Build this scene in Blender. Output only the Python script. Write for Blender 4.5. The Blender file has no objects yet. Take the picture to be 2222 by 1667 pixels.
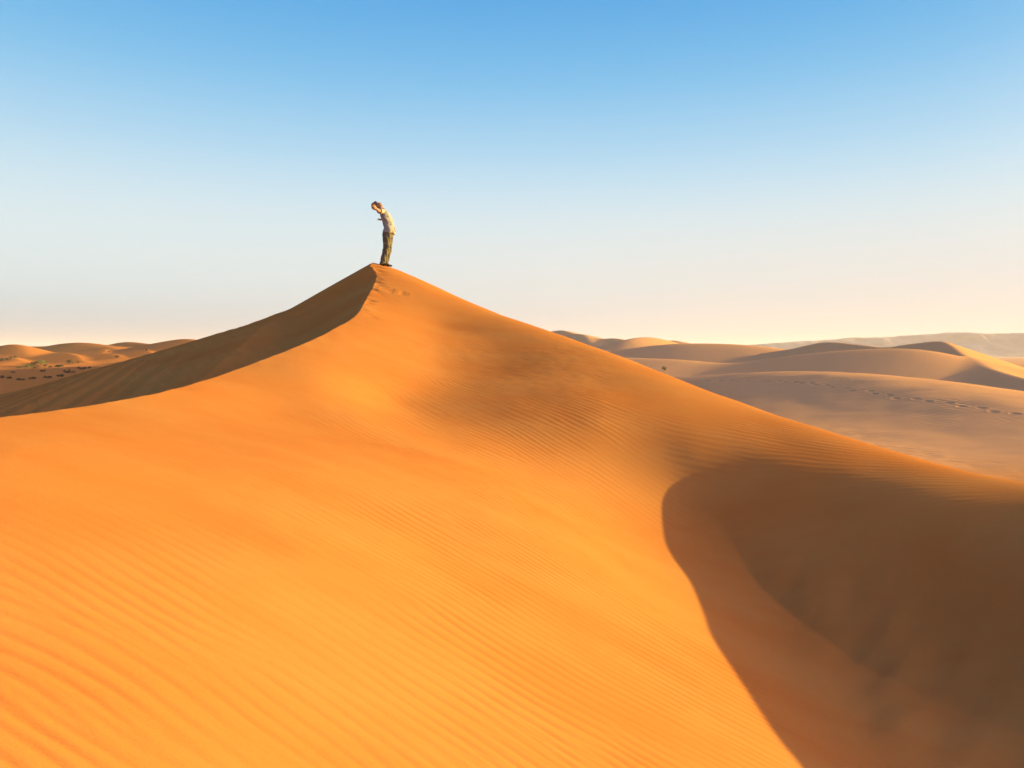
import bpy, bmesh, math, random
import numpy as np
from mathutils import Vector, Matrix

C = bpy.context.scene.collection
scene = bpy.context.scene

# ------------------------------------------------------------------ camera
FPX = 1587.0; W0, H0 = 2222.0, 1667.0; HORIZON = 770.0
PITCH = math.atan((H0/2 - HORIZON)/FPX)
cam_d = bpy.data.cameras.new("camera"); cam = bpy.data.objects.new("camera", cam_d); C.objects.link(cam)
cam_d.sensor_width = 36; cam_d.lens = FPX/W0*36
cam_d.clip_start = 0.05; cam_d.clip_end = 20000
cam.location = (0, 0, 0); cam.rotation_euler = (math.radians(90) - PITCH, 0, 0)
scene.camera = cam

# ------------------------------------------------------------------ light
SUN_EL = math.radians(9.5); SUN_AZ = math.radians(80)      # azimuth: to the right of the view direction (+Y towards +X)
sun_d = bpy.data.lights.new("sun", 'SUN'); sun = bpy.data.objects.new("sun", sun_d); C.objects.link(sun)
sun_d.energy = 3.35; sun_d.angle = math.radians(0.5); sun_d.color = (1.0, 0.865, 0.21)
Lv = Vector((math.sin(SUN_AZ)*math.cos(SUN_EL), math.cos(SUN_AZ)*math.cos(SUN_EL), math.sin(SUN_EL)))
sun.rotation_euler = Lv.to_track_quat('Z', 'Y').to_euler()

world = bpy.data.worlds.new("World"); scene.world = world; world.use_nodes = True
nt = world.node_tree; nt.nodes.clear()
def N(t, typ, **kw):
    n = t.nodes.new(typ)
    for k, v in kw.items(): setattr(n, k, v)
    return n
out = N(nt, 'ShaderNodeOutputWorld'); bg = N(nt, 'ShaderNodeBackground'); bg.inputs['Strength'].default_value = 0.05
sky = N(nt, 'ShaderNodeTexSky', sky_type='NISHITA', sun_disc=False)
sky.sun_elevation = SUN_EL; sky.sun_rotation = SUN_AZ; sky.air_density = 1.0; sky.dust_density = 1.0; sky.ozone_density = 1.5
tc = N(nt, 'ShaderNodeTexCoord'); sx = N(nt, 'ShaderNodeSeparateXYZ'); nt.links.new(tc.outputs['Generated'], sx.inputs[0])
ramp = N(nt, 'ShaderNodeValToRGB'); nt.links.new(sx.outputs['Z'], ramp.inputs[0])
def lin(c): return tuple(((v/255)/12.92 if v/255 <= .04045 else ((v/255+.055)/1.055)**2.4) for v in c)
SKY_K = 5.6
cr = ramp.color_ramp; cr.interpolation = 'B_SPLINE'
stops = [(0.0, (104, 138, 184)), (0.03, (152, 182, 206)), (0.08, (208, 229, 238)), (0.14, (222, 240, 246)), (0.20, (208, 236, 250)),
         (0.26, (176, 222, 250)), (0.34, (122, 199, 246)), (0.44, (64, 169, 236)), (0.7, (80, 145, 232)), (1.0, (90, 135, 228))]
while len(cr.elements) < len(stops): cr.elements.new(0.5)
for e, (p, c) in zip(cr.elements, stops):
    e.position = p; e.color = (*lin(c), 1)
# warm glow low down towards the sun
vm = N(nt, 'ShaderNodeVectorMath', operation='DOT_PRODUCT'); nt.links.new(tc.outputs['Generated'], vm.inputs[0]); vm.inputs[1].default_value = (math.sin(SUN_AZ), math.cos(SUN_AZ), 0)
mr = N(nt, 'ShaderNodeMapRange', interpolation_type='SMOOTHSTEP'); nt.links.new(vm.outputs['Value'], mr.inputs['Value'])
mr.inputs['From Min'].default_value = -0.7; mr.inputs['From Max'].default_value = 0.9
mz = N(nt, 'ShaderNodeMapRange', interpolation_type='SMOOTHSTEP'); nt.links.new(sx.outputs['Z'], mz.inputs['Value'])
mz.inputs['From Min'].default_value = 0.24; mz.inputs['From Max'].default_value = 0.0
mm = N(nt, 'ShaderNodeMath', operation='MULTIPLY'); nt.links.new(mr.outputs[0], mm.inputs[0]); nt.links.new(mz.outputs[0], mm.inputs[1])
mixw = N(nt, 'ShaderNodeMixRGB'); nt.links.new(mm.outputs[0], mixw.inputs['Fac']); nt.links.new(ramp.outputs[0], mixw.inputs['Color1'])
mixw.inputs['Color2'].default_value = (0.93, 0.83, 0.75, 1)
gk = N(nt, 'ShaderNodeVectorMath', operation='SCALE'); gk.inputs['Scale'].default_value = SKY_K; nt.links.new(mixw.outputs[0], gk.inputs[0])
mixs = N(nt, 'ShaderNodeMixRGB'); mixs.inputs['Fac'].default_value = 0.975
nt.links.new(sky.outputs[0], mixs.inputs['Color1']); nt.links.new(gk.outputs[0], mixs.inputs['Color2'])
# bright aureole round the sun, outside the frame to the right
va = N(nt, 'ShaderNodeVectorMath', operation='DOT_PRODUCT'); nt.links.new(tc.outputs['Generated'], va.inputs[0]); va.inputs[1].default_value = tuple(Lv)
vx = N(nt, 'ShaderNodeMath', operation='MAXIMUM'); nt.links.new(va.outputs['Value'], vx.inputs[0]); vx.inputs[1].default_value = 0
vp = N(nt, 'ShaderNodeMath', operation='POWER'); nt.links.new(vx.outputs[0], vp.inputs[0]); vp.inputs[1].default_value = 18
au = N(nt, 'ShaderNodeVectorMath', operation='SCALE'); au.inputs[0].default_value = (96.0, 62.0, 40.0); nt.links.new(vp.outputs[0], au.inputs['Scale'])
ad = N(nt, 'ShaderNodeVectorMath', operation='ADD'); nt.links.new(mixs.outputs[0], ad.inputs[0]); nt.links.new(au.outputs[0], ad.inputs[1])
nt.links.new(ad.outputs[0], bg.inputs['Color']); nt.links.new(bg.outputs[0], out.inputs['Surface'])

vs = scene.view_settings
scene.display_settings.display_device = 'sRGB'
vs.view_transform = 'Standard'; vs.look = 'None'; vs.gamma = 1; vs.use_curve_mapping = False
vs.exposure = 1.75
cy = scene.cycles
cy.max_bounces = 6; cy.diffuse_bounces = 4; cy.volume_bounces = 1

# ------------------------------------------------------------------ helpers
def unproj(u, v, Y=None, z=None):
    a = (u - W0/2)/FPX; b = (H0/2 - v)/FPX
    dy = math.cos(PITCH) + b*math.sin(PITCH); dz = -math.sin(PITCH) + b*math.cos(PITCH)
    k = Y/dy if z is None else z/dz
    return (a*k, dy*k, dz*k)

_rs = np.random.RandomState(7)
_perm = np.concatenate([_rs.permutation(512)]*2)
_ga = _rs.rand(512)*2*np.pi
_gx, _gy = np.cos(_ga), np.sin(_ga)
def perlin(x, y, seed=0):
    x = x + seed*17.31; y = y + seed*9.77
    xi = np.floor(x).astype(np.int64); yi = np.floor(y).astype(np.int64)
    xf = x - xi; yf = y - yi
    u = xf*xf*xf*(xf*(xf*6-15)+10); v = yf*yf*yf*(yf*(yf*6-15)+10)
    def g(ix, iy, fx, fy):
        h = _perm[(_perm[(ix) & 511] + iy) & 511]
        return _gx[h]*fx + _gy[h]*fy
    a = g(xi, yi, xf, yf); b = g(xi+1, yi, xf-1, yf); c = g(xi, yi+1, xf, yf-1); d = g(xi+1, yi+1, xf-1, yf-1)
    return ((a*(1-u)+b*u)*(1-v) + (c*(1-u)+d*u)*v)*1.5
def fbm(x, y, o=3, seed=0):
    s = 0; a = 1; f = 1
    for i in range(o):
        s = s + a*perlin(x*f, y*f, seed+i*3); a *= .5; f *= 2.03
    return s
def sstep(a, b, x):
    t = np.clip((x-a)/(b-a), 0, 1); return t*t*(3-2*t)
def smax(a, b, k):
    h = np.clip(.5+.5*(a-b)/k, 0, 1); return b*(1-h)+a*h + k*h*(1-h)
def smin(a, b, k): return -smax(-a, -b, k)

def poly_near(X, Y, P):
    """nearest point of a polyline P[(x,y,z)]: distance, signed side (+ = left of travel), height"""
    best = np.full(X.shape, 1e18); sg = np.zeros(X.shape); zz = np.zeros(X.shape)
    for (a, b) in zip(P[:-1], P[1:]):
        ex, ey = b[0]-a[0], b[1]-a[1]; L2 = ex*ex+ey*ey
        t = np.clip(((X-a[0])*ex+(Y-a[1])*ey)/L2, 0, 1)
        qx = X-a[0]-t*ex; qy = Y-a[1]-t*ey
        d = qx*qx+qy*qy
        m = d < best
        best[m] = d[m]; zz[m] = (a[2]+t*(b[2]-a[2]))[m]
        sg[m] = np.sign(ex*qy-ey*qx)[m]
    return np.sqrt(best), sg, zz
def catmull(P, n=8):
    P = [np.array(p, float) for p in P]; P = [2*P[0]-P[1]]+P+[2*P[-1]-P[-2]]; o = []
    for i in range(1, len(P)-2):
        for k in range(n):
            t = k/n
            o.append(.5*((2*P[i])+(P[i+1]-P[i-1])*t+(2*P[i-1]-5*P[i]+4*P[i+1]-P[i+2])*t*t+(-P[i-1]+3*P[i]-3*P[i+1]+P[i+2])*t**3))
    o.append(P[-2]); return o

# ------------------------------------------------------------------ main dune (surface A: windward side, right ridge and hollow)
ctl = []
def cp(u, v, Y=None, z=None): ctl.append(unproj(u, v, Y, z))
def xyz(x, y, z): ctl.append((x, y, z))
PEAK = unproj(816, 567, 19.2)
CREST = [unproj(*p) for p in [(816, 567, 19.2), (806, 606, 18.0), (797, 640, 16.6), (783, 670, 15.2), (765, 690, 14.3), (735, 707, 13.5), (690, 731, 12.6), (620, 762, 11.6),
         (540, 792, 10.6), (440, 825, 9.5), (330, 853, 8.4), (230, 874, 7.6), (120, 891, 6.8), (0, 905, 6.0), (-160, 922, 5.2), (-400, 945, 4.3)]]
for p in CREST: ctl.append(p)
RIDGE = [unproj(*p) for p in [(835, 572, 19.2), (862, 582, 19.1), (930, 614, 18.6), (1020, 655, 17.8), (1110, 688, 17.0), (1205, 716, 16.2), (1340, 767, 15.0), (1480, 826, 13.9), (1620, 876, 12.9),
         (1780, 930, 11.9), (1920, 974, 11.1), (2070, 1018, 10.4), (2222, 1056, 9.7)]]
RIDGE += [(7.9, 8.2, -1.62), (8.9, 6.5, -1.56), (9.7, 4.3, -1.52), (10.4, 1, -1.4)]
for i, p in enumerate(RIDGE):
    ctl.append(p)
    k = min(i/6, 1)
    q = (p[0]+.75*2.2, p[1]+.66*2.2)
    zs = (HORIZON-np.interp(W0/2+FPX*q[0]/q[1], [800, 850, 930, 1110, 1340, 1620, 1920, 2222], [566, 577, 614, 692, 772, 876, 974, 1056]))/FPX*q[1]-.35
    xyz(q[0], q[1], min(p[2]-.55-.1*k, zs) if i < 10 else p[2]-.65)
    xyz(p[0]+.75*6, p[1]+.66*6, p[2]-2.2)
# broad lit slope
for u, v, z in [(0, 1000, -.64), (300, 1000, -.80), (0, 1100, -.83), (0, 1300, -1.03), (0, 1660, -1.25),
                (300, 900, -.60), (400, 1000, -.86), (400, 1200, -1.12), (400, 1660, -1.42),
                (600, 900, -.76), (700, 1000, -1.05), (700, 1200, -1.32), (700, 1660, -1.64),
                (850, 900, -.92), (1000, 1000, -1.30), (1000, 1200, -1.66), (1000, 1660, -1.88),
                (1150, 1000, -1.45), (1200, 1150, -1.85), (1300, 1300, -2.15), (1350, 1660, -2.24)]:
    cp(u, v, z=z)
for u, v, Yv in [(880, 650, 16.8), (850, 700, 14.5), (960, 720, 15.8), (700, 800, 10.7), (820, 800, 11.6), (950, 800, 13.3), (1080, 800, 13.55), (1100, 870, 11.6)]:
    cp(u, v, Y=Yv)
# hollow: edge of the lit slope, floor, shaded face
for u, v, z in [(1430, 1055, -1.83), (1430, 1180, -2.35), (1470, 1260, -2.58), (1500, 1330, -2.63), (1620, 1510, -2.75), (1750, 1660, -2.82),
                (1480, 1110, -2.18), (1560, 1150, -2.34), (1650, 1250, -2.66), (1780, 1370, -2.96), (1950, 1500, -3.24), (2222, 1640, -3.5),
                (1600, 1050, -1.82), (1800, 1110, -2.08), (1800, 1230, -2.6), (2000, 1180, -2.28), (2050, 1330, -2.88), (2222, 1230, -2.35), (2222, 1420, -2.95)]:
    cp(u, v, z=z)
for u, v, z in [(1400, 1000, -1.54), (1350, 975, -1.40), (1500, 1035, -1.76)]: cp(u, v, z=z)
for u, v, Yv in [(1230, 920, 11.1), (1150, 890, 11.4), (1200, 850, 12.2), (1300, 900, 11.2), (1300, 950, 10.9)]: cp(u, v, Y=Yv)
# ridge shoulder just on this side of the crest (still lit)
for u, v, Yv in [(1300, 830, 13.0), (1500, 900, 11.9), (1500, 960, 10.8), (1700, 965, 11.2), (1700, 1010, 10.4), (1900, 1020, 10.3), (1900, 1070, 9.6), (2100, 1065, 9.6), (2100, 1120, 8.9), (2222, 1130, 8.8)]:
    cp(u, v, Y=Yv)
# out of frame, round the camera
for p in [(0, 0, -1.95), (-3, 0, -1.1), (-6, 3, -.5), (-7, -2, -.5), (2, 1, -2.75), (4.5, 2, -3.5), (5, -3, -3.0), (-3, -6, -1.3), (1, -6, -2.4), (7, -6, -2.4), (7.5, 4, -2.6)]:
    xyz(*p)
xyz(-1.9, 21.3, .9); xyz(-1, 25, -1.2); xyz(4, 24, -2.6); xyz(-6.5, 20, 3.0); xyz(-7, 15, 1.6); xyz(-8, 12, .8)
ctl = np.array(ctl)
def tps_fit(P, lam):
    n = len(P); D = np.hypot(P[:, None, 0]-P[None, :, 0], P[:, None, 1]-P[None, :, 1])
    K = np.where(D > 0, D*D*np.log(np.maximum(D, 1e-9)), 0)+lam*np.eye(n)
    Q = np.c_[np.ones(n), P[:, 0], P[:, 1]]
    M = np.block([[K, Q], [Q.T, np.zeros((3, 3))]])
    return np.linalg.solve(M, np.r_[P[:, 2], 0, 0, 0])
_w = tps_fit(ctl, 1.5)
def surfA(X, Y):
    s = X.shape; x = X.ravel(); y = Y.ravel(); o = np.empty(x.shape)
    for i in range(0, len(x), 60000):
        a = x[i:i+60000, None]; b = y[i:i+60000, None]
        D2 = (a-ctl[None, :, 0])**2+(b-ctl[None, :, 1])**2
        o[i:i+60000] = (.5*D2*np.log(np.maximum(D2, 1e-12)))@_w[:-3] + _w[-3]+_w[-2]*a[:, 0]+_w[-1]*b[:, 0]
    return o.reshape(s)
_crest_s = [tuple(p) for p in catmull([(PEAK[0]+.9, 24.5, .4), (PEAK[0]+.3, 21.5, 1.75)]+CREST+[(-13, 4, -.9), (-15, -4, -1.0)], 5)]
APRON = [unproj(*p) for p in [(610, 682, 19.2), (520, 710, 19.1), (450, 731, 19), (300, 776, 18.8), (114, 831, 19), (0, 857, 19.4), (-200, 895, 20)]]
def surfB(X, Y):
    acc = 0
    for (ox, oy, w) in [(0, 0, .4), (.25, 0, .15), (-.25, 0, .15), (0, .25, .15), (0, -.25, .15)]:
        d, sg, zc = poly_near(X+ox, Y+oy, _crest_s)
        side = np.where(sg < 0, d, -d)        # lee side is to the right of travel (peak -> left edge)
        acc = acc + w*(zc-.57*np.maximum(side, -3))
    d, sg, zc = poly_near(X, Y, [tuple(p) for p in catmull(APRON, 5)])
    ap = zc-np.where(sg > 0, .25, .42)*(np.sqrt(d*d+.2)-.447)
    return smax(acc, ap, .25)
def base_height(X, Y):
    R = np.hypot(X, Y)
    z = -3.4 - 5.0*sstep(120, 900, R)
    z = z + sstep(-25, -60, X)*sstep(205, 250, Y)*sstep(520, 380, Y)*(3.6-9.0*np.abs(perlin(X/34+Y/90, Y/62, 91))-2.5*np.abs(perlin(X/15+Y/60, Y/30, 92)))*.45
    z = z - .055*np.clip(X-12, 0, 30)*sstep(42, 30, Y)*sstep(0, 14, Y)
    z = z + .25*fbm(X/23, Y/23, 3, 5)*sstep(15, 60, R) + .9*fbm(X/90, Y/90, 2, 9)*sstep(90, 250, R)*(1-.6*sstep(600, 1500, R))
    return z

# ------------------------------------------------------------------ dunes further off: crest line, slope to its left / right, rounding
def ridge(X, Y, P, sl, sr, r=1.0, smooth=6):
    Q = [tuple(p) for p in catmull(P, smooth)]
    out = np.full(X.shape, -1e9)
    for (a, b) in zip(Q[:-1], Q[1:]):
        ex, ey = b[0]-a[0], b[1]-a[1]; L2 = ex*ex+ey*ey; L = math.sqrt(L2)
        t0 = ((X-a[0])*ex+(Y-a[1])*ey)/L2; t = np.clip(t0, 0, 1)
        qx = X-a[0]-t*ex; qy = Y-a[1]-t*ey
        d = np.hypot(qx, qy)
        sgn = ((ex*(Y-a[1])-ey*(X-a[0]))/L)/np.maximum(d, 1e-6)
        sgn = np.clip(sgn, -1, 1)*np.tanh(d/max(r*.6, .2))
        s_ = sl+(sr-sl)*(.5-.5*sgn)
        out = np.maximum(out, a[2]+t*(b[2]-a[2])-s_*(np.sqrt(d*d+r*r)-r))
    return out
def U(lst): return [unproj(u, v, Y) for u, v, Y in lst]
FOOT = U([(1380, 842, 78), (1480, 822, 70), (1600, 812, 63), (1750, 806, 55), (1900, 816, 47.5), (2050, 840, 41), (2222, 878, 34.5), (2420, 925, 29), (2650, 960, 25)])
DUNES = [
 # (crest, slope on left of travel, slope on right of travel, rounding, blend)   left->right travel: left of travel = far side
 (FOOT, .24, .27, 6.5, 1.6),
 (U([(1660, 766, 170), (1720, 757, 160), (1790, 743, 150), (1860, 748, 142), (1920, 754, 136), (1975, 747, 130), (2035, 741, 124), (2058, 747, 117), (2085, 766, 104), (2120, 788, 90), (2180, 810, 76), (2240, 826, 68), (2330, 850, 60)]), .40, .36, .6, .6),
 (U([(1540, 806, 118), (1640, 788, 112), (1740, 771, 107), (1860, 759, 103), (1960, 757, 99), (2005, 766, 96), (2020, 780, 93)]), .30, .20, 3.0, 1.0),
 (U([(1300, 768, 205), (1400, 754, 200), (1480, 746, 195), (1580, 747, 190), (1650, 755, 185), (1700, 772, 178)]), .15, .28, 6.0, 1.5),
 (U([(1290, 775, 135), (1380, 777, 128), (1480, 782, 120), (1590, 796, 112), (1680, 808, 106)]), .14, .15, 3.0, 1.5),
 (U([(1330, 756, 262), (1365, 738, 268), (1400, 732, 280), (1432, 737, 295), (1462, 750, 312)]), .3, .30, 2.5, 1.0),
 (U([(1430, 745, 420), (1460, 739, 410), (1490, 748, 400)]), .2, .35, 2, 2),
 (U([(1150, 722, 430), (1180, 722, 420), (1218, 717, 410), (1245, 724, 395), (1268, 727, 380), (1282, 742, 360)]), .25, .42, 2, 2),
 (U([(1240, 748, 380), (1300, 737, 370), (1340, 735, 360), (1370, 746, 345)]), .25, .35, 2, 2),
 (U([(1230, 762, 300), (1290, 752, 290), (1350, 751, 280), (1400, 760, 270)]), .2, .25, 3, 2),
 (U([(1200, 790, 240), (1280, 764, 232), (1340, 762, 225), (1420, 772, 215)]), .2, .3, 3, 2),
 (U([(2140, 798, 170), (2222, 806, 165), (2350, 812, 150)]), .15, .3, 1.5, 1),
 # tall dune hidden behind the main one: its shade lies over the shrub flat on the left
 ([(-7, 46, -1.8), (-14, 70, 2.6), (-19, 100, 6.5), (-22, 140, 10), (-27, 190, 12.5), (-34, 240, 11), (-44, 290, 4)], .45, .5, 2, 2),
 # left dune field
 (U([(-60, 778, 330), (0, 762, 320), (25, 748, 310), (45, 752, 300), (60, 770, 285)]), .3, .3, 3, 2),
 (U([(60, 752, 400), (110, 751, 395), (150, 745, 390), (185, 744, 380), (235, 752, 365), (260, 762, 345)]), .2, .30, 5, 2),
 (U([(230, 756, 430), (270, 743, 420), (310, 745, 400), (350, 752, 380)]), .3, .3, 4, 2),
 (U([(340, 752, 360), (370, 745, 350), (400, 736, 340), (425, 739, 325), (450, 750, 310)]), .3, .22, 4, 2),
 (U([(110, 772, 330), (140, 765, 300), (165, 772, 270), (175, 782, 250)]), .35, .14, 1.2, 1),
 (U([(60, 774, 350), (95, 766, 320), (108, 774, 290)]), .35, .14, 1.2, 1),
 (U([(215, 762, 360), (228, 758, 330), (222, 768, 300)]), .35, .14, 1.2, 1),
 (U([(175, 772, 330), (235, 768, 290), (262, 776, 262)]), .40, .12, 1.2, 1),
 (U([(280, 760, 340), (320, 762, 300), (330, 770, 270)]), .35, .12, 1.2, 1),
 (U([(-40, 776, 300), (10, 772, 270), (40, 782, 240)]), .35, .12, 1.5, 1),
]
TOE = [tuple(p) for p in catmull([unproj(1480, 1110, z=-2.18), unproj(1560, 1165, z=-2.45), unproj(1650, 1250, z=-2.68), unproj(1780, 1370, z=-3.02), unproj(1950, 1500, z=-3.3), unproj(2222, 1640, z=-3.5), (5.4, 4.6, -3.5)], 4)]
def Hmacro(X, Y):
    H = base_height(X, Y)
    for P, sl, sr, r, k in DUNES:
        xs = [p[0] for p in P]; ys = [p[1] for p in P]
        zb = -3.9 if max(ys) < 120 else -9.5
        g = (max(p[2] for p in P)-zb+1.5+k)/min(sl, sr)
        m = (X > min(xs)-g) & (X < max(xs)+g) & (Y > min(ys)-g) & (Y < max(ys)+g)
        if m.any():
            H[m] = smax(ridge(X[m], Y[m], P, sl, sr, r, 16 if r == 6.0 else 6), H[m], k)
    # main dune
    m = (X > -30) & (X < 34) & (Y > -30) & (Y < 40)
    if m.any():
        x = X[m]; y = Y[m]
        A = surfA(np.clip(x, -14, 12), np.clip(y, -9, 27))
        B = np.full(x.shape, 50.0); mb = (x < -1) & (x > -26); B[mb] = surfB(x[mb], y[mb]); B[x <= -26] = -20
        fade = np.maximum(0, np.maximum(-14-x, x-12))*.3+np.maximum(0, np.maximum(-9-y, y-27))*.3
        dt, _, _ = poly_near(x, y, TOE)
        A = A-.15*np.exp(-np.sqrt(dt*dt+.002)/.42)*sstep(10.3, 8.6, y)
        M = np.minimum(A, B)-fade
        H[m] = smax(M, H[m], .5)
    return H

# ripples: curved long-crested pattern
def ripples(X, Y, lam=.088):
    ph = .12*X+1.08*Y+.04*X*Y-.015*Y*Y-.045*np.maximum(X, 0)**2
    al = (X*.78-Y*.62)                       # roughly along the ripple crests
    wx = .16*perlin(X/3.1, Y/3.1, 11)+.045*perlin(X/1.1, Y/1.1, 12)
    p1 = ph+wx+.038*perlin(al/.9, ph/.30, 13)+.014*perlin(al/.35, ph/.14, 15)
    p2 = ph*.84+.15*perlin(X/2.1, Y/2.1, 14)+.022*perlin(al/.6, ph/.25, 16)
    def w(p): 
        f = (p/lam) % 1.0
        return np.where(f < .68, f/.68, (1-f)/.32)**1.0*2-1
    def ws(p):
        a = 2*np.pi*p/lam
        return .78*np.sin(a)+.30*np.sin(2*a+.9)+.08*np.sin(3*a+1.8)
    m = sstep(-.25, .25, perlin(X/1.7, Y/1.7, 17)+.3*perlin(X/.6, Y/.6, 18))
    return ws(p1)*(1-m)+ws(p2)*m

def Hmicro_near(X, Y, H):
    d, sg, zc = poly_near(X, Y, _crest_s)
    side = np.where(sg < 0, d, -d)         # >0 lee side
    wind = sstep(.2, -1.2, side)
    pat = .25+.75*sstep(-.35, .45, fbm(X/2.3, Y/3.1, 3, 21)+.1)
    # calm zones: beside the crest and round the summit, floor of the hollow
    calm = sstep(.6, 3.4, -side)*sstep(16.8, 14.2, Y+.35*X)
    dr, sr_, zr = poly_near(X, Y, [tuple(p) for p in RIDGE])
    hol = ((X-2.9)*.66-(Y-6)*(-.75))
    inh = sstep(1.4, 2.6, X-.1*(Y-5)+.0)*sstep(1.0, 2.2, dr)*sstep(11.5, 9.5, Y)
    amp = (.0034+.0028*sstep(8, 3.5, Y))*wind*pat*calm*(1-.93*inh)
    dz = ripples(X, Y)*amp
    # larger flat undulations and mottling on the broad slope
    mot = sstep(0.0, .5, fbm((X+.5*Y)/3, (Y-.5*X)/5, 2, 31))
    dz += wind*(.0035+.004*mot)*fbm(X/.35, Y/.16, 2, 33)*.45*sstep(1.5, 2.8, X*-1+4)
    dz += .020*fbm(X/2.4, Y/1.5, 2, 36)*sstep(.5, 2, d)*(1-inh)
    # crest edge: small slumps cut into the lip
    lip = np.exp(-((d-.10)/.20)**2)*sstep(13, 15.5, Y)
    dz += -.030*lip*sstep(-.15, .6, perlin(X/.5+Y/.7, Y/.17, 41))*(side < .05)
    dz += -.01*np.exp(-(d/.3)**2)*np.abs(perlin(X/.6, Y/.6, 42))
    # lee side: wind streaks
    dz += sstep(.1, 1.2, side)*(.014*fbm((X*.55-Y*.83)/.9, (X*.83+Y*.55)/.22, 3, 51)*sstep(-.3, .3, perlin(X/1.4, Y/1.4, 52)))
    # sand tongues down the shaded face of the hollow
    s = X*.66-Y*.75
    t = X*.75+Y*.66
    face = sstep(2.3, 3.6, dr)*sstep(2.6, 3.4, X)*sstep(11.5, 9, Y)
    dz += face*.05*perlin((s+.35*t)/.55, t/4.5, 61)+face*.02*perlin(s/.25, t/3.0, 62)
    # old footprints beside the summit crest
    for (u, v) in [(845, 650), (868, 642), (852, 664), (877, 655), (835, 672), (838, 588), (850, 592), (862, 600)]:
        p = unproj(u, v, 17.2 if v > 610 else 19)
        dd = ((X-p[0])/.10)**2+((Y-p[1])/.16)**2
        dz += -.010*np.exp(-dd)+.003*np.exp(-(dd-2.2)**2)
    return dz

# ------------------------------------------------------------------ sand material
def sand_material():
    m = bpy.data.materials.new("sand"); m.use_nodes = True; t = m.node_tree; t.nodes.clear()
    o = N(t, 'ShaderNodeOutputMaterial'); b = N(t, 'ShaderNodeBsdfPrincipled'); t.links.new(b.outputs[0], o.inputs[0])
    b.inputs['Roughness'].default_value = .95; b.inputs['Specular IOR Level'].default_value = 0
    g = N(t, 'ShaderNodeNewGeometry')
    n1 = N(t, 'ShaderNodeTexNoise'); n1.inputs['Scale'].default_value = .45; n1.inputs['Detail'].default_value = 4; n1.inputs['Roughness'].default_value = .6
    mp = N(t, 'ShaderNodeMapping'); mp.inputs['Rotation'].default_value = (0, 0, .75); mp.inputs['Scale'].default_value = (1, 2.2, 1)
    t.links.new(g.outputs['Position'], mp.inputs[0]); t.links.new(mp.outputs[0], n1.inputs['Vector'])
    r = N(t, 'ShaderNodeValToRGB'); r.color_ramp.elements[0].position = .33; r.color_ramp.elements[1].position = .66
    r.color_ramp.elements[0].color = (*SAND_RED, 1); r.color_ramp.elements[1].color = (*SAND_YEL, 1)
    t.links.new(n1.outputs['Fac'], r.inputs[0])
    # paler, pinker valley on the right: tone-mapped brightening put into the sand colour
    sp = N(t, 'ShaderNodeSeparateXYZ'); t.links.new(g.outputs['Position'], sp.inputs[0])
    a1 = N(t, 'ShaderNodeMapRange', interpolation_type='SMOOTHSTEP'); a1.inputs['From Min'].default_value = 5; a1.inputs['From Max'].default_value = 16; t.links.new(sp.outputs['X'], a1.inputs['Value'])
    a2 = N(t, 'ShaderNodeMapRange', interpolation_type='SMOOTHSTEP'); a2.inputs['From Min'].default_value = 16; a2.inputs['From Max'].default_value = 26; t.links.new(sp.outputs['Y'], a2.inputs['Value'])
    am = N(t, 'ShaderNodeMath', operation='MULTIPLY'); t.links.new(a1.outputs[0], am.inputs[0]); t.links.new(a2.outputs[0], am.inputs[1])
    rm = N(t, 'ShaderNodeMixRGB'); t.links.new(am.outputs[0], rm.inputs['Fac']); t.links.new(r.outputs[0], rm.inputs['Color1']); rm.inputs['Color2'].default_value = (*SAND_LIFTED, 1)
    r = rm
    n2 = N(t, 'ShaderNodeTexNoise'); n2.inputs['Scale'].default_value = 170; n2.inputs['Detail'].default_value = 3
    t.links.new(g.outputs['Position'], n2.inputs['Vector'])
    mr = N(t, 'ShaderNodeMapRange'); mr.inputs['To Min'].default_value = .84; mr.inputs['To Max'].default_value = 1.16
    t.links.new(n2.outputs['Fac'], mr.inputs['Value'])
    mu = N(t, 'ShaderNodeVectorMath', operation='SCALE'); t.links.new(r.outputs[0], mu.inputs[0]); t.links.new(mr.outputs[0], mu.inputs['Scale'])
    t.links.new(mu.outputs[0], b.inputs['Base Color'])
    bp = N(t, 'ShaderNodeBump'); bp.inputs['Strength'].default_value = .25; bp.inputs['Distance'].default_value = .002
    t.links.new(n2.outputs['Fac'], bp.inputs['Height'])
    n3 = N(t, 'ShaderNodeTexNoise'); n3.inputs['Scale'].default_value = 26; n3.inputs['Detail'].default_value = 3; t.links.new(mp.outputs[0], n3.inputs['Vector'])
    b3 = N(t, 'ShaderNodeBump'); b3.inputs['Strength'].default_value = .5; b3.inputs['Distance'].default_value = .0035
    t.links.new(n3.outputs['Fac'], b3.inputs['Height']); t.links.new(bp.outputs[0], b3.inputs['Normal']); t.links.new(b3.outputs[0], b.inputs['Normal'])
    return m
SAND_RED = (.49, .152, .033); SAND_YEL = (.51, .184, .045)
SAND_LIFTED = (.74, .335, .135)
SAND = sand_material()

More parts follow.
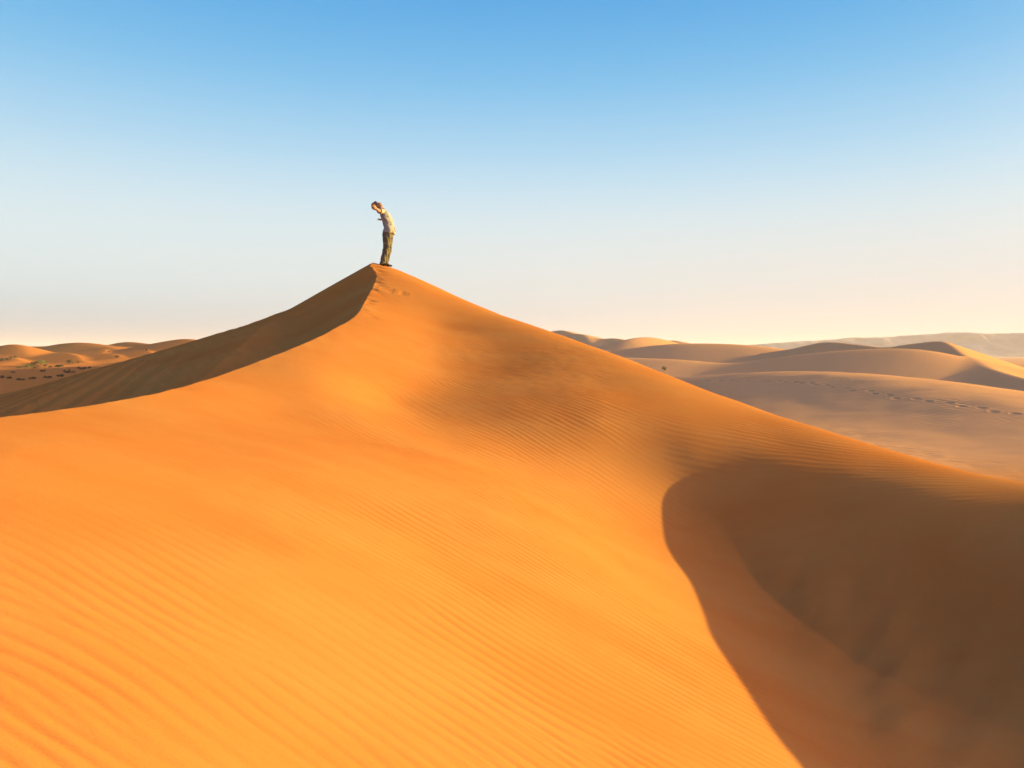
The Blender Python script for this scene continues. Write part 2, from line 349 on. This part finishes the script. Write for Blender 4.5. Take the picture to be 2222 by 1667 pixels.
def make_mesh(name, V, F, mat, smooth=True):
    me = bpy.data.meshes.new(name)
    V = np.asarray(V, np.float32); F = np.asarray(F, np.int32)
    me.vertices.add(len(V)); me.vertices.foreach_set('co', V.ravel())
    me.loops.add(F.size); me.loops.foreach_set('vertex_index', F.ravel())
    me.polygons.add(len(F)); me.polygons.foreach_set('loop_start', np.arange(0, F.size, F.shape[1], dtype=np.int32))
    me.polygons.foreach_set('loop_total', np.full(len(F), F.shape[1], np.int32))
    me.update(calc_edges=True); me.validate()
    me.polygons.foreach_set('use_smooth', np.full(len(me.polygons), smooth))
    me.materials.append(mat)
    o = bpy.data.objects.new(name, me); C.objects.link(o); return o
def grid_faces(ny, nx, keep=None):
    i = np.arange(ny*nx).reshape(ny, nx)
    F = np.stack([i[:-1, :-1], i[:-1, 1:], i[1:, 1:], i[1:, :-1]], -1).reshape(-1, 4)
    if keep is not None:
        k = keep[:-1, :-1] | keep[:-1, 1:] | keep[1:, 1:] | keep[1:, :-1]
        F = F[k.ravel()]
    return F
def compact(V, F):
    used = np.unique(F); mp = np.full(len(V), -1); mp[used] = np.arange(len(used))
    return V[used], mp[F]

# near patch
NX0, NX1, NY0, NY1 = -12.5, 10.5, .9, 24.0
xs = np.concatenate([np.arange(NX0, -5, .021), np.arange(-5, 5, .016), np.arange(5, NX1, .021), [NX1]]); ys = np.concatenate([np.arange(NY0, 7, .0115), np.arange(7, NY1-.01, .023), [NY1]])
X, Y = np.meshgrid(xs, ys)
H = Hmacro(X, Y); H = H + Hmicro_near(X, Y, H)*sstep(0, .6, np.minimum.reduce([X-NX0, NX1-X, Y-NY0, NY1-Y]))
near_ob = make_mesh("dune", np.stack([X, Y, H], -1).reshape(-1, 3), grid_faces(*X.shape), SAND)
near_ob['kind'] = 'structure'
xs_near, ys_near = xs, ys
def near_h(x, y):
    return float(H_near[np.searchsorted(ys_near, y), np.searchsorted(xs_near, x)])
H_near = H

# middle patch: valley and the footprint dune to the right
MX0, MX1, MY0, MY1 = 10.5, 44.0, 18.0, 80.0
def Hmicro_mid(X, Y):
    d, sg, zc = poly_near(X, Y, [tuple(p) for p in catmull(FOOT, 4)])
    near_crest = np.exp(-((d-3.2)/2.6)**2)*(sg < 0)
    a = (X*.93+Y*.37)
    ph = a+.5*perlin(X/3, Y/3, 71)+.12*perlin(X/.8, Y/.8, 72)
    rp = np.sin(2*np.pi*ph/.34)
    msk = sstep(-.1, .5, fbm(X/5, Y/5, 2, 73)+.15)
    dz = .011*rp*near_crest*(.3+.7*msk)
    # rough ripple pattern of the valley floor in front
    val = sstep(36, 30, Y)*sstep(7.5, 10.5, d)
    dz += val*(.008*np.sin(2*np.pi*(ph*.8+.6*Y)/.42)*sstep(-.3, .4, perlin(X/3, Y/2, 75))+.012*fbm(X/.8, Y/.5, 2, 76))
    dz += .02*fbm(X/3, Y/2, 2, 77)
    return dz
def ray_hit(u, v, y0=26, y1=700):
    Ys = np.geomspace(y0, y1, 2500); a = unproj(u, v, 1.0)
    Xs = a[0]*Ys; Zs = a[2]*Ys; h = Hmacro(Xs.copy(), Ys.copy())
    w = np.where(Zs <= h)[0]
    if len(w) == 0: return None
    return (Xs[w[0]], Ys[w[0]], h[w[0]])
xs = np.arange(MX0, MX1+.001, .075); ys = np.arange(MY0, MY1+.001, .085)
X, Y = np.meshgrid(xs, ys)
H = Hmacro(X, Y)
dz = Hmicro_mid(X, Y)
tv = [(1530, 826), (1600, 827), (1670, 827), (1740, 831), (1810, 840), (1880, 850), (1950, 863), (2020, 871), (2090, 881), (2160, 893), (2230, 905)]
pts = [ray_hit(*p) for p in tv]; pts = [p for p in pts if p]
rnd = random.Random(3); run = 0; side = 1
for a, b in zip(pts[:-1], pts[1:]):
    L = math.hypot(b[0]-a[0], b[1]-a[1]); n = max(1, int(L/.75))
    for k in range(n):
        t = k/n; px = a[0]+(b[0]-a[0])*t+rnd.uniform(-.08, .08); py = a[1]+(b[1]-a[1])*t+rnd.uniform(-.08, .08)
        nx, ny = -(b[1]-a[1])/L, (b[0]-a[0])/L; px += nx*.14*side; py += ny*.14*side; side = -side
        m = (abs(X-px) < .9) & (abs(Y-py) < .9)
        e = ((X[m]-px)/.15)**2+((Y[m]-py)/.22)**2
        dz[m] += -.05*np.exp(-e)+.014*np.exp(-((e-2.6)/1.0)**2)
edge = np.minimum.reduce([X-MX0, MX1-X, Y-MY0, MY1-Y])
H = H+dz*sstep(0, 1, edge)
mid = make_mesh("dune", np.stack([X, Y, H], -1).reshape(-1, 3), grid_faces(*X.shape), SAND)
mid['kind'] = 'structure'

# all the ground beyond and around: one sheet to the horizon
az = np.unique(np.concatenate([np.radians(np.arange(-180, -44, 2.0)), np.radians(np.linspace(-44, 44, 1500)), np.radians(np.arange(44, 180.1, 2.0))]))
rad = np.concatenate([np.arange(.5, 14, .6), np.geomspace(14, 520, 760), np.geomspace(530, 7000, 60)])
AZ, RR = np.meshgrid(az, rad)
X = RR*np.sin(AZ); Y = RR*np.cos(AZ); H = Hmacro(X, Y)
def inside(X, Y, r): return np.minimum.reduce([X-r[0], r[1]-X, Y-r[2], r[3]-Y])
d1 = inside(X, Y, (NX0, NX1, NY0, NY1)); d2 = inside(X, Y, (MX0, MX1, MY0, MY1))
dd = np.maximum(d1, d2)
H = H-.02*sstep(-.8, .1, dd)-.5*sstep(0, 1.0, dd)
keep = dd < 1.2
V, F = compact(np.stack([X, Y, H], -1).reshape(-1, 3), grid_faces(*X.shape, keep=keep)[:, ::-1])
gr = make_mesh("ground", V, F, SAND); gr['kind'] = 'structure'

# ------------------------------------------------------------------ far escarpment
def rock_material():
    m = bpy.data.materials.new("far_rock"); m.use_nodes = True; t = m.node_tree
    b = t.nodes['Principled BSDF']; b.inputs['Roughness'].default_value = 1
    g = N(t, 'ShaderNodeNewGeometry'); n = N(t, 'ShaderNodeTexNoise'); n.inputs['Scale'].default_value = .012; n.inputs['Detail'].default_value = 6
    mp = N(t, 'ShaderNodeMapping'); mp.inputs['Scale'].default_value = (1, 1, 4); t.links.new(g.outputs['Position'], mp.inputs[0]); t.links.new(mp.outputs[0], n.inputs['Vector'])
    r = N(t, 'ShaderNodeValToRGB'); r.color_ramp.elements[0].position = .35; r.color_ramp.elements[1].position = .65
    r.color_ramp.elements[0].color = (.16, .105, .09, 1); r.color_ramp.elements[1].color = (.26, .18, .155, 1)
    t.links.new(n.outputs['Fac'], r.inputs[0]); t.links.new(r.outputs[0], b.inputs['Base Color']); return m
n = 420; rows = 26; V = []
for j in range(rows):
    q = j/(rows-1)
    for i in range(n):
        s = i/(n-1); u = 1480+s*1300
        Yd = 3000-500*s
        h = (12+(770-728)*min(1, max(0, (u-1560)/650))**.75)*Yd/FPX if u > 1560 else 10*Yd/FPX
        x = (u-W0/2)/FPX*Yd
        V.append((x, Yd, h, q))
A_ = np.array(V); x, y, h, q = A_.T
nz = fbm(x/160, y/160+q*0, 4, 81)
prof = np.where(q < .55, (q/.55)**1.3*.55, np.where(q < .7, .55+(q-.55)/.15*.42, .97+(q-.7)/.3*.03))
z = -9+(h+9)*prof*(1+.06*nz*sstep(.3, .8, q))+6*fbm(x/70, q*6, 3, 83)*np.sin(np.pi*np.clip(q, 0, 1))
yy = y+q*420+40*fbm(x/110, q*2.5, 3, 85)*np.sin(np.pi*np.clip(q, 0, 1))
hl = make_mesh("hills", np.c_[x, yy, z], grid_faces(rows, n), rock_material()); hl['kind'] = 'structure'

# ------------------------------------------------------------------ small things
def mat(name, col, rough=.8, var=.0, scale=30):
    m = bpy.data.materials.new(name); m.use_nodes = True; t = m.node_tree; b = t.nodes['Principled BSDF']
    b.inputs['Roughness'].default_value = rough; b.inputs['Specular IOR Level'].default_value = .25
    g = N(t, 'ShaderNodeTexCoord'); n = N(t, 'ShaderNodeTexNoise'); n.inputs['Scale'].default_value = scale; n.inputs['Detail'].default_value = 4
    t.links.new(g.outputs['Object'], n.inputs['Vector'])
    r = N(t, 'ShaderNodeValToRGB'); r.color_ramp.elements[0].position = .3; r.color_ramp.elements[1].position = .7
    r.color_ramp.elements[0].color = (*[c*(1-var) for c in col], 1); r.color_ramp.elements[1].color = (*[min(1, c*(1+var)) for c in col], 1)
    t.links.new(n.outputs['Fac'], r.inputs[0]); t.links.new(r.outputs[0], b.inputs['Base Color']); return m
def empty(name, loc, rz=0):
    o = bpy.data.objects.new(name, None); C.objects.link(o); o.location = loc; o.rotation_euler = (0, 0, rz); o.empty_display_size = .2; return o

def loft(bm, pts, rad, n=16, up=(0, 1, 0)):
    """closed tube through pts; rad = (half width along the up side, half depth) for each point"""
    pts = [Vector(p) for p in pts]; up = Vector(up); rings = []
    for i, p in enumerate(pts):
        t = (pts[min(i+1, len(pts)-1)]-pts[max(i-1, 0)]).normalized()
        s = (up-up.dot(t)*t)
        if s.length < 1e-4: s = Vector((1, 0, 0))-t.x*t
        s.normalize(); q = t.cross(s)
        r = rad[i] if isinstance(rad[i], tuple) else (rad[i], rad[i])
        rings.append([bm.verts.new(p+s*r[0]*math.cos(2*math.pi*k/n)+q*r[1]*math.sin(2*math.pi*k/n)) for k in range(n)])
    for a, b in zip(rings[:-1], rings[1:]):
        for k in range(n): bm.faces.new((a[k], a[(k+1) % n], b[(k+1) % n], b[k]))
    bm.faces.new(rings[0][::-1]); bm.faces.new(rings[-1])
def ell(bm, c, r, M=None):
    e = bmesh.ops.create_icosphere(bm, subdivisions=3, radius=1)['verts']
    for v in e:
        v.co = Vector((v.co.x*r[0], v.co.y*r[1], v.co.z*r[2]))
        if M is not None: v.co = M @ v.co
        v.co += Vector(c)
def solid(name, bm, m, parent, voxel=.006, smooth=2):
    """unite the overlapping pieces into one continuous skin"""
    bmesh.ops.recalc_face_normals(bm, faces=bm.faces)
    me = bpy.data.meshes.new(name); bm.to_mesh(me); bm.free()
    o = bpy.data.objects.new(name, me); C.objects.link(o)
    md = o.modifiers.new('r', 'REMESH'); md.mode = 'VOXEL'; md.voxel_size = voxel; md.use_smooth_shade = True
    if smooth: ms = o.modifiers.new('s', 'SMOOTH'); ms.iterations = smooth; ms.factor = .5
    dg = bpy.context.evaluated_depsgraph_get(); new = bpy.data.meshes.new_from_object(o.evaluated_get(dg)); o.modifiers.clear()
    o.data = new; new.name = name; new.materials.clear(); new.materials.append(m); o.parent = parent
    return o

# the person on the summit: bent backwards, face to the sky, arms flung back. Local frame: faces +X
SCALE = 1.0
px_, py_ = unproj(834.5, 572, 19.15)[:2]
person = empty('person', (px_, py_, near_h(px_, py_)-.012), math.radians(-4)); person.scale = (1.005,)*3
person['label'] = 'person in pale shirt and olive trousers bending backwards on the dune summit'
person['category'] = 'person'
skin = mat('skin', (.36, .17, .105), .6, .06, 20); shirt_m = mat('shirt_cloth', (.31, .265, .245), .9, .06, 14); trous_m = mat('trouser_cloth', (.125, .097, .062), .95, .16, 9)
hair_m = mat('hair', (.065, .020, .026), .6, .3, 60); shoe_m = mat('shoe_leather', (.07, .052, .04), .7, .2, 30); strap_m = mat('strap_webbing', (.05, .045, .045), .8, .1, 30)
seam_m = mat('pocket_cloth', (.19, .155, .09), .95, .1, 20)

zc_ = Vector((-.86, 0, .51)).normalized()
xc_ = Vector((.51, 0, .86)).normalized()
HM = Matrix((xc_, Vector((0, 1, 0)), zc_)).transposed()
HC = Vector((-.168, 0, 1.552))
def hd(x, y, z): return HC+HM @ Vector((x, y, z))
def hand(bm, w, f, n, spread=1.0, curl=.25):
    """w wrist, f finger direction, n palm normal (back of the hand)"""
    w = Vector(w); f = Vector(f).normalized(); n = Vector(n); n = (n-n.dot(f)*f).normalized(); s = f.cross(n)
    loft(bm, [w-f*.02, w+f*.02, w+f*.055, w+f*.088], [(.026, .019), (.034, .017), (.041, .015), (.038, .012)], 12, up=s)
    for k, (off, L, a) in enumerate([(-.030, .070, -.22), (-.010, .080, -.06), (.010, .075, .08), (.029, .058, .24)]):
        d = (f+s*a*spread).normalized(); p = w+f*.083+s*off
        p1 = p+d*L*.42; d2 = (d-n*curl).normalized(); p2 = p1+d2*L*.33; d3 = (d2-n*curl).normalized(); p3 = p2+d3*L*.27
        loft(bm, [p-d*.012, p, p1, p2, p3], [.0088, .0092, .0085, .0078, .0058], 8, up=n)
    t0 = w+f*.025-s*.030; d = (f*.55-s*.80-n*.25).normalized(); t1 = t0+d*.036; d2 = (f*.8-s*.5-n*.3).normalized()
    loft(bm, [t0-d*.01, t0, t1, t1+d2*.028, t1+d2*.045], [.012, .0125, .0108, .0095, .0065], 8, up=n)

SH = [Vector((-.020, -.175, 1.385)), Vector((-.020, .175, 1.385))]
EL = [Vector((-.040, -.430, 1.350)), Vector((-.105, .405, 1.335))]
WR = [Vector((-.035, -.665, 1.352)), Vector((-.205, .600, 1.315))]
bm = bmesh.new()
# trunk (under the shirt)
loft(bm, [(.085, 0, .80), (.100, 0, .90), (.118, 0, 1.00), (.105, 0, 1.10), (.070, 0, 1.21), (.028, 0, 1.31), (-.030, 0, 1.405), (-.060, 0, 1.45)],
     [(.13, .09), (.155, .10), (.14, .09), (.14, .095), (.155, .105), (.165, .10), (.13, .07), (.07, .055)], 20)
loft(bm, [(-.045, 0, 1.42), (-.075, 0, 1.475), (-.105, 0, 1.505), (-.14, 0, 1.52)], [(.062, .060), (.057, .058), (.057, .060), (.06, .06)], 14)
# head
ell(bm, hd(-.012, 0, .035), (.098, .077, .095), HM); ell(bm, hd(.030, 0, -.045), (.062, .058, .075), HM); ell(bm, hd(.058, 0, -.095), (.030, .034, .022), HM)
ell(bm, hd(.072, 0, .020), (.022, .055, .020), HM); loft(bm, [hd(.085, 0, .012), hd(.100, 0, -.018), hd(.106, 0, -.034), hd(.088, 0, -.042)], [.008, .011, .014, .010], 8)
ell(bm, hd(.084, 0, -.062), (.012, .024, .007), HM); ell(bm, hd(.081, 0, -.075), (.011, .021, .007), HM)
for sy in (-1, 1):
    ell(bm, hd(-.008, sy*.080, -.005), (.018, .008, .030), HM); ell(bm, hd(.062, sy*.036, -.025), (.026, .022, .022), HM)
for i in (0, 1):
    S, E, Wp = SH[i], EL[i], WR[i]
    loft(bm, [S+Vector((0, -.05 if i == 1 else .05, 0)), S, S.lerp(E, .35), S.lerp(E, .7), E, E.lerp(Wp, .3), E.lerp(Wp, .7), Wp], [.05, .054, .049, .043, .039, .041, .033, .026], 14, up=(0, 0, 1))
hand(bm, WR[0], (-.40, -.66, .52), (.75, -.55, -.1), 1.4, .12)
hand(bm, WR[1], (-.62, .45, .10), (.3, .2, .9), 1.0, .45)
# legs (inside the trousers)
LG = []
for sy, fx in ((-1, 0.0), (1, .012)):
    hip = Vector((.095, sy*.085, .83)); kn = Vector((.075+fx*.4, sy*.095, .445)); an = Vector((-.022+fx, sy*.105, .075)); LG.append((hip, kn, an))
    loft(bm, [hip, hip.lerp(kn, .5), kn, kn.lerp(an, .35), kn.lerp(an, .8), an, an-Vector((0, 0, .03))], [.078, .068, .050, .050, .034, .032, .032], 14)
body = solid('body', bm, skin, person, .0045, 2)
# eyes: whites with dark irises, set in the face
for sy in (-1, 1):
    b2 = bmesh.new(); ell(b2, hd(.0745, sy*.033, -.004), (.011, .013, .009), HM)
    me = bpy.data.meshes.new('eye'); b2.to_mesh(me); b2.free(); me.materials.append(hair_m); o = bpy.data.objects.new('eye', me); C.objects.link(o); o.parent = person
# hair
bm = bmesh.new()
ell(bm, hd(-.032, 0, .052), (.108, .094, .108), HM); ell(bm, hd(.030, 0, .095), (.060, .070, .035), HM); ell(bm, hd(-.075, 0, -.010), (.045, .072, .070), HM)
rr = random.Random(5)
for k in range(70):
    a = rr.uniform(0, 6.28); h = rr.uniform(-.2, 1); q = math.sqrt(max(0, 1-h*h))
    c = Vector((-.030+.096*q*math.cos(a), .084*q*math.sin(a), .050+.098*h))
    if c.x > .035 and c.z < .085: continue
    ell(bm, hd(*c), (rr.uniform(.012, .022),)*3, HM)
solid('hair', bm, hair_m, person, .006, 1)
# shirt: loose, hem hanging clear of the belly, short sleeves
bm = bmesh.new()
loft(bm, [(.120, 0, .850), (.126, 0, .885), (.130, 0, .93), (.128, 0, .99), (.116, 0, 1.07), (.092, 0, 1.15), (.060, 0, 1.24), (.026, 0, 1.32), (-.022, 0, 1.395), (-.055, 0, 1.447)],
     [(.195, .148), (.200, .158), (.196, .150), (.186, .138), (.180, .130), (.186, .130), (.194, .128), (.195, .118), (.145, .090), (.080, .070)], 28)
for i in (0, 1):
    S, E = SH[i], EL[i]; sg = -1 if i == 0 else 1
    loft(bm, [S-Vector((0, sg*.07, 0)), S, S.lerp(E, .3), S.lerp(E, .62), S.lerp(E, .72)], [.070, .074, .072, .074, .076], 16, up=(0, 0, 1))
shirt = solid('shirt', bm, shirt_m, person, .008, 3)
for v in shirt.data.vertices:                       # folds
    c = v.co
    f = .007*math.sin(c.z*38+c.x*26+2.2*math.sin(c.y*13))+.006*math.sin(c.y*48+c.z*9+c.x*12)
    v.co = c+v.normal*f
# neck opening band
bm = bmesh.new(); loft(bm, [(-.046, 0, 1.433), (-.056, 0, 1.447), (-.064, 0, 1.458)], [(.086, .078), (.083, .075), (.078, .070)], 20)
solid('collar', bm, strap_m, person, .006, 1)
# strap hanging along the shirt front
bm = bmesh.new(); loft(bm, [(-.020, -.05, 1.462), (.045, -.055, 1.428), (.118, -.05, 1.345), (.168, -.045, 1.255), (.212, -.04, 1.15), (.250, -.04, 1.04), (.276, -.03, .95), (.296, -.03, .885)], [.006]*8, 8)
solid('strap', bm, strap_m, person, .005, 0)
# trousers
bm = bmesh.new()
loft(bm, [(.088, 0, .90), (.092, 0, .85), (.090, 0, .79), (.088, 0, .74)], [(.150, .120), (.165, .130), (.168, .135), (.160, .125)], 24)
for (hip, kn, an) in LG:
    loft(bm, [hip+Vector((0, 0, .03)), hip.lerp(kn, .25), hip.lerp(kn, .55), hip.lerp(kn, .85), kn, kn.lerp(an, .2), kn.lerp(an, .5), kn.lerp(an, .85), an+Vector((.0, 0, -.015)), an+Vector((.005, 0, -.04))],
         [(.098, .125), (.095, .112), (.088, .098), (.082, .090), (.084, .086), (.080, .084), (.077, .082), (.076, .076), (.076, .074), (.072, .072)], 18)
tr = solid('trousers', bm, trous_m, person, .007, 2)
for v in tr.data.vertices:
    c = v.co; k = math.exp(-((c.z-.45)/.10)**2)+math.exp(-((c.z-.10)/.08)**2)+.5*math.exp(-((c.z-.78)/.06)**2)
    v.co = c+v.normal*(.006*math.sin(c.z*75+c.x*40+c.y*30)*k+.006*math.sin(c.z*22+c.y*60+c.x*35))
for (hip, kn, an), sy in zip(LG, (-1, 1)):
    q = kn.lerp(hip, .16)+Vector((-.005, sy*.083, 0)); b2 = bmesh.new(); bmesh.ops.create_cube(b2, size=1)
    for v in b2.verts: v.co = Vector((v.co.x*.125, v.co.y*.022, v.co.z*.15))+q
    bmesh.ops.bevel(b2, geom=b2.edges[:], offset=.008, segments=2, affect='EDGES')
    me = bpy.data.meshes.new('pocket'); b2.to_mesh(me); b2.free(); me.materials.append(trous_m); pk = bpy.data.objects.new('pocket', me); C.objects.link(pk); pk.parent = person
    b2 = bmesh.new(); bmesh.ops.create_cube(b2, size=1)
    for v in b2.verts: v.co = Vector((v.co.x*.132, v.co.y*.030, v.co.z*.035))+q+Vector((0, 0, .058))
    bmesh.ops.bevel(b2, geom=b2.edges[:], offset=.006, segments=2, affect='EDGES')
    me = bpy.data.meshes.new('flap'); b2.to_mesh(me); b2.free(); me.materials.append(seam_m); fl = bpy.data.objects.new('flap', me); C.objects.link(fl); fl.parent = pk
    # shoe
    b2 = bmesh.new(); a = an
    loft(b2, [(a.x-.075, a.y, .045), (a.x-.04, a.y, .055), (a.x+.03, a.y, .050), (a.x+.10, a.y+sy*.008, .035), (a.x+.165, a.y+sy*.012, .028), (a.x+.185, a.y+sy*.012, .024)],
         [(.032, .040), (.040, .052), (.043, .048), (.048, .032), (.040, .024), (.022, .014)], 14)
    loft(b2, [(a.x-.015, a.y, .05), (a.x-.01, a.y, .12)], [.046, .044], 12)
    solid('shoe', b2, shoe_m, person, .006, 1)

# ------------------------------------------------------------------ desert shrubs
leaf_dark = mat('shrub_leaves', (.070, .058, .024), .8, .35, 1.5); leaf_green = mat('green_shrub_leaves', (.16, .17, .035), .8, .35, 1.5); stem_m = mat('shrub_stems', (.16, .11, .07), .9, .2, 20)
def shrub(u, v, wpx, hpx, green, label, seed, group='low shrubs on the shaded flat'):
    h = ray_hit(u, v)
    if h is None: return
    r = random.Random(seed); k = h[1]/FPX; w = wpx*k/2*1.3; hh = hpx*k*1.5
    e = empty('shrub', (h[0], h[1], h[2]-.05)); e['label'] = label; e['category'] = 'shrub'; e['group'] = group
    V = []; F = []; nl = 620; lobes = [(r.uniform(-.7, .7)*w, r.uniform(-.7, .7)*w, r.uniform(.35, .8)*hh, r.uniform(.30, .55)*w) for _ in range(7)]
    for i in range(nl):
        lx, ly, lz, lr = r.choice(lobes)
        a = r.uniform(0, 6.283); q = r.random()**.45; ph = r.uniform(-.6, 1.5)
        p = Vector((lx+lr*q*math.cos(a)*math.cos(ph), ly+lr*q*math.sin(a)*math.cos(ph), max(.03, lz*.75+hh*.42*q*math.sin(ph))))
        s = r.uniform(.045, .085)*max(.6, w); n = Vector((r.gauss(0, 1), r.gauss(0, 1), r.gauss(0, 1)+.4)).normalized(); t = n.orthogonal().normalized(); b = n.cross(t)
        base = len(V); V += [p-t*s, p-b*s*.45, p+t*s, p+b*s*.45]; F.append((base, base+1, base+2, base+3))
    me = bpy.data.meshes.new('foliage'); me.from_pydata(V, [], F); me.materials.append(leaf_green if green else leaf_dark)
    o = bpy.data.objects.new('foliage', me); C.objects.link(o); o.parent = e
    bm = bmesh.new()
    for lx, ly, lz, lr in lobes:
        loft(bm, [(lx*.15, ly*.15, -.1), (lx*.5, ly*.5, lz*.4), (lx, ly, lz*.9)], [.03*w+.008, .02*w+.005, .006], 5)
    me = bpy.data.meshes.new('stems'); bm.to_mesh(me); bm.free(); me.materials.append(stem_m); o = bpy.data.objects.new('stems', me); C.objects.link(o); o.parent = e
FARG = 'shrubs on the sunlit dunes at far left'
SHRUBS = [
 (29, 778, 13, 4, 0, 'small dark shrub on the orange sand above the far left shrub strip', FARG),
 (5, 783, 14, 4, 0, 'dark shrub cut by the left edge of the photo, on sunlit orange sand', FARG),
 (17, 782, 12, 3.5, 0, 'dark shrub just right of the one cut by the left edge, on orange sand', FARG),
 (42, 800, 8, 4, 1, 'small green tuft at the left end of the bright green shrub row', None),
 (61, 799, 16, 6, 1, 'brightest green shrub in the row where orange sand meets shade', None),
 (74, 793, 14, 6, 0, 'dark shrub directly left of the tallest green-topped shrub', None),
 (90, 792, 19, 8, 1, 'widest green-topped shrub standing above the shrub row against orange sand', None),
 (99, 796, 9, 5, 0, 'small dark shrub tucked at the right foot of the widest green-topped shrub', None),
 (76, 800, 9, 3, 0, 'low dark shrub below the widest green-topped shrub', None),
 (109, 799, 10, 4.5, 0, 'dark shrub right of the shrub row, below the orange sand edge', None),
 (127, 797, 20, 4, 0, 'long low olive shrub patch left of the round dark shrub', None),
 (150, 789, 13, 6, 0, 'round dark shrub standing alone against the orange sand edge', None),
 (169, 788, 6, 3, 0, 'tiny shrub right of the round dark shrub at the shade edge', None),
 (255, 777, 10, 4.5, 0, 'dark domed shrub on the sand edge left of the big dune shaded flank', None),
 (237, 764, 5, 2.5, 0, 'tiny dark dot of a shrub high on the far left dunes', FARG),
 (314, 763, 9, 5, 0, 'lone dark shrub nearest the shaded flank of the big dune, on the far slope', FARG),
 (93, 808, 11, 5, 0, 'dark shrub alone in the middle of the shaded flat', None),
 (28, 809, 6, 2.5, 0, 'tiny shrub near the left edge on the shaded flat', None),
 (4, 821, 12, 5, 0, 'dark shrub at the left edge in the nearest shrub line', None),
 (20, 822, 9, 4, 0, 'shrub second from the left edge in the nearest shrub line', None),
 (45, 826, 13, 4.5, 0, 'lowest dark shrub of the nearest shrub line', None),
 (70, 823, 13, 4, 0, 'low shrub in the middle of the nearest shrub line', None),
 (104, 821, 15, 4.5, 0, 'wide shrub near the right end of the nearest shrub line', None),
 (134, 818, 15, 5, 0, 'dark shrub at the right end of the nearest shrub line', None),
 (149, 810, 18, 6, 0, 'bushy dark shrub in the clump above the right end of the nearest line', None),
 (180, 803, 15, 5, 0, 'dark shrub furthest right on the shaded flat but one', None),
 (194, 800, 9, 4, 0, 'small shrub furthest right on the shaded flat, by the big dune flank', None),
 (170, 800, 6, 3, 0, 'small shrub between the long olive patch and the right clump', None),
 (1441, 804, 9, 7, 1, 'single small green bush in the valley right of the big dune', 'x'),
]
for i, (u, v, w_, h_, g_, lb, gp) in enumerate(SHRUBS):
    shrub(u, v, w_, h_, g_, lb, 100+i, gp or 'low shrubs on the shaded flat')
for o in C.objects:
    if o.get('group') == 'x': del o['group']

# ------------------------------------------------------------------ haze
bpy_m = bpy.data.materials.new("haze"); bpy_m.use_nodes = True; t = bpy_m.node_tree; t.nodes.clear()
o = N(t, 'ShaderNodeOutputMaterial'); pv = N(t, 'ShaderNodeVolumePrincipled'); t.links.new(pv.outputs[0], o.inputs['Volume'])
pv.inputs['Color'].default_value = (1, .86, .86, 1); pv.inputs['Density'].default_value = .00014; pv.inputs['Anisotropy'].default_value = 0
hb = bmesh.new(); bmesh.ops.create_cube(hb, size=1)
bmesh.ops.scale(hb, vec=(15000, 15000, 130), verts=hb.verts); bmesh.ops.translate(hb, vec=(0, 0, 50), verts=hb.verts)
hm = bpy.data.meshes.new("haze"); hb.to_mesh(hm); hm.materials.append(bpy_m); ho = bpy.data.objects.new("haze", hm); C.objects.link(ho); ho['kind'] = 'stuff'
